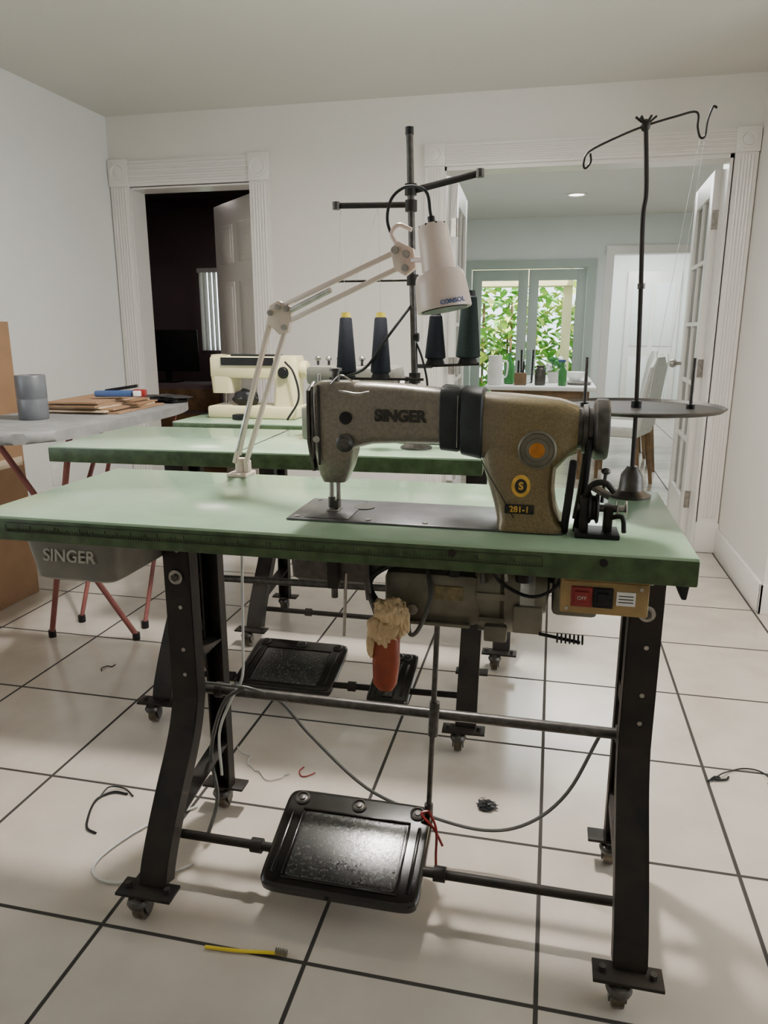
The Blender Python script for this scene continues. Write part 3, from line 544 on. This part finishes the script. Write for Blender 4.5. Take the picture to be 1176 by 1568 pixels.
B('loose_threads').cyl((0.238,1.55,1.558),(0.16,1.32,1.11),0.0004,'thread',seg=5).cyl((0.246,1.55,1.558),(0.20,1.45,1.09),0.0004,'thread',seg=5).done()

# ------------------------------------------------------------ swing-arm lamp
b=B('swing_arm_lamp')
bx,by=-0.685,1.565
b.bb(bx-.028,bx+.02,by-.03,by+.022,TZ,TZ+0.008,'ivory',bev=0.002);b.cyl((bx-.005,by,TZ+.008),(bx-.005,by,TZ+0.04),0.012,'ivory');b.bb(bx-.028,bx+.02,by+.021,by+.03,UZ-0.04,TZ+.008,'ivory',bev=0.002);b.box((bx+.012,by,TZ+.02),(.012,.02,.03),'ivory',bev=.002)
E=V(-0.575,1.545,1.255)
def flatbar(p,q,w_=0.009):
    p=Vector(p);q=Vector(q);d=q-p;b.box((p+q)/2,(w_,0.009,d.length),'ivory',rot=d.to_track_quat('Z','Y').to_euler(),bev=0.001)
flatbar((bx-.015,by-.008,TZ+.03),E+V(-.02,0,-.01),.011);flatbar((bx+.012,by-.008,TZ+.03),E+V(.012,0,-.035),.011)
b.tube([(bx-.005,by-.014,TZ+.06),(bx+.03,by-.014,TZ+.17)],0.005,'steel');b.cyl((bx+.0,by-.014,TZ+.05),(bx+.04,by-.014,TZ+.20),0.0045,'ivory')
b.prism([(E.x-.028,E.y-.008,E.z-.02),(E.x-.02,E.y-.008,E.z+.015),(E.x+.0,E.y-.008,E.z+.025),(E.x+.03,E.y-.008,E.z+.01),(E.x+.02,E.y-.008,E.z-.04),(E.x-.0,E.y-.008,E.z-.045)],(0,.016,0),'ivory',bev=0.001)
for dx,dz in ((-.018,0),(.012,-.03),(.018,.008),(0,.012)):b.cyl((E.x+dx,E.y-.014,E.z+dz),(E.x+dx,E.y+.014,E.z+dz),0.006,'steel')
H=V(-0.30,1.49,1.352)
flatbar(E+V(0,0,.012),H+V(-.01,0,.016),.010);flatbar(E+V(.018,0,-.018),H+V(.0,0,-.012),.010)
b.cyl(E+V(.03,-.01,.005),E.lerp(H,.45)+V(0,-.01,.0),0.0055,'steel')
b.prism([(H.x-.02,H.y-.01,H.z+.02),(H.x-.005,H.y-.01,H.z+.035),(H.x+.025,H.y-.01,H.z+.02),(H.x+.03,H.y-.01,H.z-.015),(H.x+.01,H.y-.01,H.z-.03),(H.x-.012,H.y-.01,H.z-.018)],(0,.02,0),'ivory',bev=0.001)
for dx,dz in ((-.01,.018),(.012,.01),(.01,-.016)):b.cyl((H.x+dx,H.y-.018,H.z+dz),(H.x+dx,H.y+.018,H.z+dz),0.007,'steel')
b.tube([(H.x-.01,H.y,H.z+.03),(H.x-.02,H.y,H.z+.05),(H.x-.005,H.y,H.z+.065),(H.x+.02,H.y,H.z+.055)],0.004,'ivory')
ax=V(-0.028,0.01,0.155).normalized();o=V(-0.2075,1.45,1.257)
flatbar(H+V(.015,0,0),o+ax*0.095+V(-.02,.01,0),0.012)
b.lathe(o,[(0.048,0.001),(0.0515,0),(0.0525,0.004),(0.051,0.025),(0.0485,0.050),(0.0465,0.060),(0.043,0.067),(0.035,0.070),(0.0325,0.072),(0.0315,0.080),(0.030,0.115),(0.0285,0.150),(0.025,0.157),(0.0,0.160)],'ivory',axis=ax,seg=40)
for i in range(8):
    a=i*math.pi/4;q=ax.to_track_quat('Z','Y');p=o+q@V(0.0245*math.cos(a),0.0245*math.sin(a),0.1540);b.box(p,(.004,.004,.006),'black')
b.lathe(o-ax*0.001,[(0.044,0),(0.044,0.0012),(0,0.0012)],'black',axis=ax)
b.tube([o+ax*0.158,o+ax*0.180,(-0.248,1.46,1.470),(-0.285,1.475,1.483),(-0.318,1.485,1.465),(-0.328,1.49,1.425),(-0.312,1.49,1.385),(-0.295,1.49,1.36)],0.003,'black');b.cyl(o+ax*0.156,o+ax*0.172,0.007,'black')
b.text('CONSOL',(-0.186,1.4005,1.272),0.0115,'blue',rot=(math.pi/2-0.0,-0.17,0.35),ext=0.0012,bold=0.0002)
b.done()

# ------------------------------------------------------------ second-row items
def domestic(name,x0,x1,yc,zt,k):
    b=B(name);w_=x1-x0;z=TZ;h=zt-z
    b.bb(x0,x1,yc-.09,yc+.09,z,z+.045,k,bev=.008)
    b.loft([rr(x1-.10,x1-.01,yc-.06,yc+.06,z+.04,n=24,e=5),rr(x1-.095,x1-.005,yc-.055,yc+.055,z+.12,n=24,e=5),rr(x1-.10,x1,yc-.06,yc+.06,zt-.03,n=24,e=5),rr(x1-.095,x1-.005,yc-.055,yc+.055,zt,n=24,e=5)],k)
    b.bb(x0,x1-.02,yc-.055,yc+.055,zt-.085,zt-.002,k,bev=.010)
    b.loft([rr(x0+.002,x0+.085,yc-.05,yc+.05,zt-.14,n=24,e=6),rr(x0-.002,x0+.09,yc-.055,yc+.055,zt-.07,n=24,e=6),rr(x0,x0+.085,yc-.05,yc+.05,zt+.003,n=24,e=6)],k)
    b.cyl((x0+.04,yc,zt-.14),(x0+.04,yc,z+.05),.005,'steel');b.bb(x0+.025,x0+.06,yc-.02,yc+.02,z+.046,z+.05,'steel')
    b.bb(x0+.05,x1-.09,yc-.060,yc-.054,zt-.035,zt-.006,'black');b.bb(x0+.05,x1-.09,yc-.04,yc+.04,zt-.003,zt+.004,'black')
    b.lathe((x1-.05,yc-.06,zt-.06),[(.02,0),(.022,.006),(.016,.012),(0,.013)],'black',axis=(0,-1,0));b.lathe((x1,yc,zt-.05),[(.03,0),(.034,.01),(.03,.025),(0,.026)],k,axis=(1,0,0))
    b.tube([(x1-.04,yc-.07,zt-.02),(x1+.0,yc-.09,zt-.06),(x1+.02,yc-.1,zt-.15),(x1-.02,yc-.12,z+.003)],.004,'black')
    b.box((x0+.15,yc-.13,z+.012),(.05,.04,.02),'black',bev=.004);b.blob((x0+.13,yc-.02,z+.07),(.05,.04,.035),'black',amp=.15)
    return b.done()
domestic('domestic_sewing_machine',-1.275,-0.925,2.70,1.125,'cream')
b=B('overlock_sewing_machine')
oy=.06
b.bb(-0.74,-0.45,2.08+oy,2.26+oy,TZ,TZ+.10,'drawer',bev=.01);b.bb(-0.60,-0.45,2.10+oy,2.25+oy,TZ+.10,TZ+.22,'drawer',bev=.02);b.bb(-0.74,-0.50,2.13+oy,2.2+oy,TZ+.16,TZ+.22,'drawer',bev=.015)
b.cyl((-0.70,2.16+oy,TZ+.16),(-0.70,2.16+oy,TZ+.10),.006,'steel');b.lathe((-0.45,2.17+oy,TZ+.14),[(.04,0),(.05,.006),(.05,.02),(.04,.026),(0,.027)],'steeldark',axis=(1,0,0))
for i in range(4):b.lathe((-0.58+i*.035,2.10+oy,TZ+.14),[(.012,0),(.013,.01),(.008,.02),(0,.022)],'steel',axis=(0,-1,0))
for i in range(5):b.cyl((-0.71+i*.035,2.17+oy,TZ+.22),(-0.71+i*.035,2.17+oy,TZ+.24+.008*(i%3)),.004,'steeldark');b.blob((-0.71+i*.035,2.17+oy,TZ+.24),(.010,.010,.008),'steel',amp=.1,sub=2)
b.bb(-0.68,-0.52,2.075+oy,2.08+oy,TZ+.03,TZ+.07,'white')
b.bb(-0.44,-0.24,2.12,2.26,TZ,TZ+.05,'drawer',bev=.008);b.bb(-0.42,-0.27,2.115,2.12,TZ+.008,TZ+.032,'white');b.text('overlock',(-.345,2.1145,TZ+.02),.02,'letter')
b.done()

# ironing board
b=B('ironing_board')
op=[(-1.66,1.97),(-1.57,2.06),(-1.54,2.25),(-1.54,2.75),(-1.57,2.98),(-1.64,3.16),(-1.75,3.26),(-1.86,3.22),(-1.96,3.0),(-2.02,2.7),(-2.06,2.35),(-2.04,2.12),(-1.95,2.0),(-1.80,1.95)]
P=catmull([V(x,y,0) for x,y in op]+[V(*op[0],0)],4)[:-1]
b.prism([(p.x,p.y,0.868) for p in P],(0,0,.035),'greycloth',bev=.012)
for p0,p1 in (((-1.95,2.25,.875),(-1.59,2.5,.02)),((-1.62,2.25,.875),(-1.94,2.45,.02))):b.cyl(p0,p1,.011,'redpaint')
for p0,p1 in (((-1.95,3.0,.875),(-1.62,2.2,.5)),((-1.62,3.0,.875),(-1.62,2.62,.02)),((-1.9,3.0,.875),(-1.92,2.62,.02))):b.cyl(p0,p1,.009,'redpaint')
for p in ((-1.59,2.5),(-1.94,2.45),(-1.62,2.62),(-1.92,2.62)):b.cyl((p[0],p[1],0.001),(p[0],p[1],.03),.015,'black')
b.done()
b=B('paper_stack')
for i in range(7):b.box((-1.83+random.uniform(-.02,.02),2.74+random.uniform(-.02,.02),.907+i*.0065),(.36-.025*i,.40,.006),'paper' if i%2 else 'cardboard',rot=(0,0,random.uniform(-.12,.12)))
b.done()
b=B('duct_tape_roll')
b.lathe((-1.84,2.36,.904),[(.030,0),(.050,0),(.052,.003),(.052,.070),(.051,.072),(.051,.075),(.052,.077),(.052,.155),(.050,.158),(.040,.158),(.038,.150),(.030,.150)],'tape');b.done()
b=B('staple_gun');b.box((-1.72,2.70,.970),(.16,.03,.025),'blue',bev=.008,rot=(0,0,.25));b.box((-1.70,2.72,.990),(.13,.02,.012),'black',rot=(0,-.15,.25));b.box((-1.62,2.72,.972),(.05,.04,.03),'red',bev=.006,rot=(0,0,.25));b.box((-1.62,2.705,.972),(.03,.036,.022),'white',bev=.003,rot=(0,0,.25));b.done()
b=B('dark_fabric_bundle');b.blob((-1.70,3.06,.920),(.11,.08,.017),'black',amp=.3);b.done()
b=B('cardboard_box');b.bb(-2.62,-2.352,2.0,2.917,0,1.255,'cardboard',bev=.003);b.bb(-2.351,-2.349,2.02,2.90,.62,.66,'paper');b.bb(-2.62,-2.352,2.45,2.458,1.254,1.257,'letter');b.done()

# ------------------------------------------------------------ cables & floor bits
b=B('hanging_power_cable')
b.tube([(-0.775,1.46,.415),(-0.70,1.45,.42),(-0.64,1.455,.415),(-0.5875,1.5,.364),(-0.52,1.52,.27),(-0.38,1.5,.165),(-0.24,1.5,.115),(-0.10,1.5,.095),(0.0,1.5,.13),(0.08,1.5,.22),(0.14,1.5,.37)],.004,'wire')
b.tube([(-0.66,1.46,.415),(-0.72,1.47,.36),(-0.765,1.48,.22),(-0.745,1.46,.11),(-0.76,1.42,.02)],.005,'wire');b.done()
b=B('lamp_cord');b.tube([(-0.69,1.57,.83),(-0.684,1.54,.75),(-0.672,1.5,.62),(-0.668,1.48,.50),(-0.67,1.47,.43),(-0.70,1.465,.37),(-0.735,1.47,.28),(-0.74,1.48,.16)],.0035,'wirew')
b.tube([(-0.76,1.35,.006),(-0.80,1.31,.006),(-0.90,1.255,.006),(-0.97,1.27,.006),(-0.985,1.33,.006),(-0.94,1.45,.006),(-0.85,1.55,.006)],.003,'wirew');b.done()
def squiggle(name,c,s_,k,n=14,r=.0025):
    b=B(name);p=[];a=random.random()*6
    x,y=c
    for i in range(n):
        a+=random.uniform(-1.1,1.1);x+=s_*math.cos(a);y+=s_*math.sin(a);p.append((x,y,r+random.random()*.004))
    b.tube(p,r,k,seg=6);b.done()
b=B('thread_scrap');b.tube([(-1.06,1.56,.004),(-1.10,1.56,.005),(-1.125,1.53,.004),(-1.12,1.49,.006),(-1.10,1.44,.004),(-1.08,1.41,.004),(-1.05,1.40,.003)],.003,'black');b.tube([(-1.125,1.53,.004),(-1.12,1.57,.01),(-1.08,1.58,.004),(-1.04,1.555,.004)],.002,'black');b.done()
b=B('thread_scrap');b.tube([(.49,1.97,.004),(.52,2.0,.01),(.55,2.03,.004),(.59,2.05,.006),(.63,2.05,.004),(.65,2.02,.004),(.64,1.99,.003)],.002,'black');b.tube([(.48,1.965,.004),(.50,1.985,.008),(.515,1.99,.004),(.50,1.975,.006),(.53,1.985,.004),(.54,2.0,.004)],.003,'black');b.done()
b=B('lint_clump');b.blob((-.11,1.722,.006),(.020,.017,.006),'black',amp=.7,sub=3,freq=9)
p=[]
for i in range(60):
    a=random.random()*6.28;rr_=random.uniform(.006,.026);p.append((-.11+rr_*math.cos(a),1.722+rr_*math.sin(a),random.uniform(.002,.012)))
b.tube(p,.0007,'black',seg=5,n=4);b.done()
squiggle('thread_scrap',(-0.65,1.74),.015,'thread',20,.002);squiggle('thread_scrap',(-0.60,1.78),.015,'red',7,.002);squiggle('thread_scrap',(-1.55,2.2),.015,'black',6,.002)
b=B('toothbrush');b.tube([(-0.626,1.134,.006),(-0.56,1.139,.006),(-0.50,1.148,.006),(-0.4575,1.153,.006)],.0035,'yellow')
for i in range(6):
    for j in (-1,0,1):b.cyl((-0.480+i*.0045,1.150+j*.003,.006),(-0.480+i*.0045,1.150+j*.003,.018),.0014,'steel',seg=6)
b.done()

# ------------------------------------------------------------ next room furniture
def chair(name,x,y,rz):
    b=B(name,Matrix.Translation((x,y,0))@Matrix.Rotation(rz,4,'Z'))
    b.box((0,0,.46),(.46,.46,.09),'cream_chair',bev=.03)
    b.loft([rr(-.22,.22,.19,.25,.48,n=24,e=5),rr(-.24,.24,.22,.28,.75,n=24,e=4),rr(-.22,.22,.25,.31,.95,n=24,e=3),rr(-.12,.12,.27,.31,1.02,n=24,e=2.5)],'cream_chair')
    for sx in (-1,1):
        b.cyl((sx*.19,-.19,.42),(sx*.20,-.20,0),.022,'wood',r2=.014);b.cyl((sx*.19,.20,.42),(sx*.20,.25,0),.022,'wood',r2=.014)
    b.done()
chair('dining_chair',.52,6.15,math.radians(-110));chair('dining_chair',.66,7.0,math.radians(-90));chair('dining_chair',-.90,6.5,math.radians(90));chair('dining_chair',.66,7.7,math.radians(-90))
b=B('dining_table');b.box((-.1,7.0,.755),(.90,1.6,.035),'white',bev=.008);b.box((-.1,7.0,.70),(.8,1.4,.07),'wood')
for sx in (-1,1):
    for sy in (-1,1):b.cyl((-.1+sx*.36,7+sy*.68,.7),(-.1+sx*.36,7+sy*.68,0),.035,'wood',r2=.022)
b.done()
tz=.7735
b=B('green_bottle');b.lathe((-.36,6.45,tz),[(.036,0),(.045,.01),(.045,.15),(.015,.2),(.014,.26),(0,.262)],'bottle');b.done()
b=B('glass_vase');b.lathe((-.22,6.6,tz),[(.05,0),(.055,.01),(.06,.28),(.055,.28),(.05,.02)],'glass');b.done()
b=B('water_pitcher');b.lathe((-.47,6.32,tz),[(.05,0),(.06,.02),(.065,.1),(.055,.2),(.06,.24),(.05,.24)],'white');b.tube([(-.41,6.32,tz+.2),(-.37,6.32,tz+.18),(-.375,6.32,tz+.08),(-.40,6.32,tz+.06)],.008,'white');b.done()
b=B('flower_pot');b.lathe((.02,6.7,tz),[(.05,0),(.07,.09),(.065,.09),(.06,.07),(0,.07)],'cream_chair')
for i in range(14):
    a=i*2.4;b.blob((.02+.06*math.cos(a),6.7+.06*math.sin(a),tz+.12+.025*(i%4)),(.03,.03,.025),'bottle' if i%3 else 'white',amp=.3,sub=2)
b.done()
b=B('storage_jar');b.lathe((-.10,6.36,tz),[(.04,0),(.045,.01),(.045,.12),(.03,.14),(.035,.16),(0,.16)],'steeldark');b.done()
b=B('serving_tray');b.lathe((.22,6.5,tz),[(.09,0),(.11,.02),(.10,.02),(.08,.006)],'steel');b.done()
b=B('bowl');b.lathe((.2,6.95,tz),[(.04,0),(.1,.08),(.095,.08),(.04,.01)],'white');b.done()
b=B('spray_bottle');b.lathe((.08,6.32,tz),[(.03,0),(.034,.01),(.034,.12),(.012,.15),(.012,.19),(0,.19)],'bottle');b.box((.07,6.32,tz+.2),(.06,.02,.02),'blue',bev=.004);b.done()
b=B('knife_block');b.box((-.26,6.33,tz+.05),(.10,.06,.10),'wood',bev=.006);b.cyl((-.28,6.33,tz+.09),(-.28,6.33,tz+.2),.008,'black');b.cyl((-.24,6.33,tz+.09),(-.235,6.33,tz+.19),.008,'black');b.done()
# bedroom things
b=B('television');b.bb(-3.75,-3.15,6.3,6.34,.85,1.22,'black',bev=.005);b.bb(-3.55,-3.35,6.25,6.4,.751,.765,'black');b.bb(-3.48,-3.42,6.31,6.33,.76,.86,'black');b.done()
b=B('dresser');b.bb(-3.9,-2.8,6.1,6.5,.013,.75,'darkwall',bev=.01)
for i in range(3):b.bb(-3.85,-2.85,6.09,6.1,.08+i*.22,.27+i*.22,'wood',bev=.003)
b.done()
# garden
B('garden_ground').bb(-7,0.27,9.13,16,-.12,-.02,'grass').bb(1.96,7,9.13,16,-.12,-.02,'grass').bb(.27,1.96,11.31,16,-.12,-.02,'grass').done()
b=B('garden_foliage')
for i in range(1700):
    x=random.uniform(-3.2,.9);y=random.uniform(11.9,13.8);z=random.uniform(0.0,1.85)
    an=random.uniform(0,6.28);l=random.uniform(.18,.40);up=random.uniform(-.5,.9)
    d=V(math.cos(an),math.sin(an),up).normalized()*l
    p=V(x,y,z);s_=d.cross(V(0,0,1)).normalized()*l*.2
    bm=bmesh.new();v=[bm.verts.new(q) for q in (p,p+d*.4+s_,p+d*.8+s_*.6,p+d+V(0,0,-.08),p+d*.8-s_*.6,p+d*.4-s_)];bm.faces.new(v);b.add(bm,'leafy' if random.random()<.35 else 'leaf')
for i in range(12):
    x=random.uniform(-3,.6);y=random.uniform(12.1,13.3);b.cyl((x,y,-.05),(x,y,1.7),.02,'wood')
b.done()
B('patio_eave').bb(-3.5,.2,10.3,10.7,1.78,2.05,'eave').bb(-3.5,-3.35,10.4,10.6,-.05,1.78,'eave').bb(.08,.2,10.4,10.6,-.05,1.78,'eave').done()

# ------------------------------------------------------------ lights
def area(name,loc,rot,sx,sy,P,col=(1,1,1),shape='RECTANGLE'):
    l=bpy.data.lights.new(name,'AREA');l.energy=P;l.color=col;l.shape=shape;l.size=sx;l.size_y=sy
    o=bpy.data.objects.new(name,l);COL.objects.link(o);o.location=loc;o.rotation_euler=rot;return o
area('ceiling_lamp_light',(fx,fy,CH-.24),(0,0,0),.17,.17,62,(1,.95,.88),'DISK')
pl=bpy.data.lights.new('ceiling_fill','POINT');pl.energy=14;pl.color=(1,.95,.88);pl.shadow_soft_size=.08;o=bpy.data.objects.new('ceiling_fill',pl);COL.objects.link(o);o.location=(fx+.05,fy+.30,CH-.24)  # added point light off the fixture, brightens the ceiling
area('left_fill_light',(XL-.05,(wy0+wy1)/2,1.5),(0,math.radians(-90),0),1.15,1.4,6,(.9,.96,1))  # soft fill from the left, set in the added window
area('side_fill_light',(2.36,1.5,1.3),(0,math.radians(90),0),1.5,1.7,17,(.92,.97,1))  # added fill from the right for the left wall and right-hand sides
area('hall_warm_light',(1.35,2.5,2.34),(0,0,0),.3,.3,10,(1,.76,.45))
area('next_room_light',(.3,6.5,2.38),(0,0,0),1.2,1.6,52,(.97,1,.98))
area('hall_far_light',(1.1,10.2,2.38),(0,0,0),.8,.8,34,(.94,1,1))
area('bedroom_fill',(-3.0,5.6,2.36),(0,0,0),.3,.3,4,(1,.85,.8))  # added fill so the unlit bedroom's walls and door show, no lamp there
s=bpy.data.lights.new('sun','SUN');s.energy=14;s.angle=.02;s.color=(1,.96,.88);o=bpy.data.objects.new('sun',s);COL.objects.link(o);o.rotation_euler=(math.radians(40),math.radians(12),0)
w=bpy.data.worlds.new('w');bpy.context.scene.world=w;w.use_nodes=True
bg=w.node_tree.nodes['Background'];bg.inputs[0].default_value=(.85,.93,1,1);bg.inputs[1].default_value=4.5

# ------------------------------------------------------------ camera
cam=bpy.data.cameras.new('camera');co=bpy.data.objects.new('camera',cam);COL.objects.link(co)
cam.sensor_fit='VERTICAL';cam.sensor_height=36;cam.sensor_width=27;cam.lens=36*1132/1568
co.location=(0,0,1.22);co.rotation_euler=(math.pi/2-math.atan(.2465),0,math.radians(12.66))
cam.clip_start=.02
bpy.context.scene.camera=co
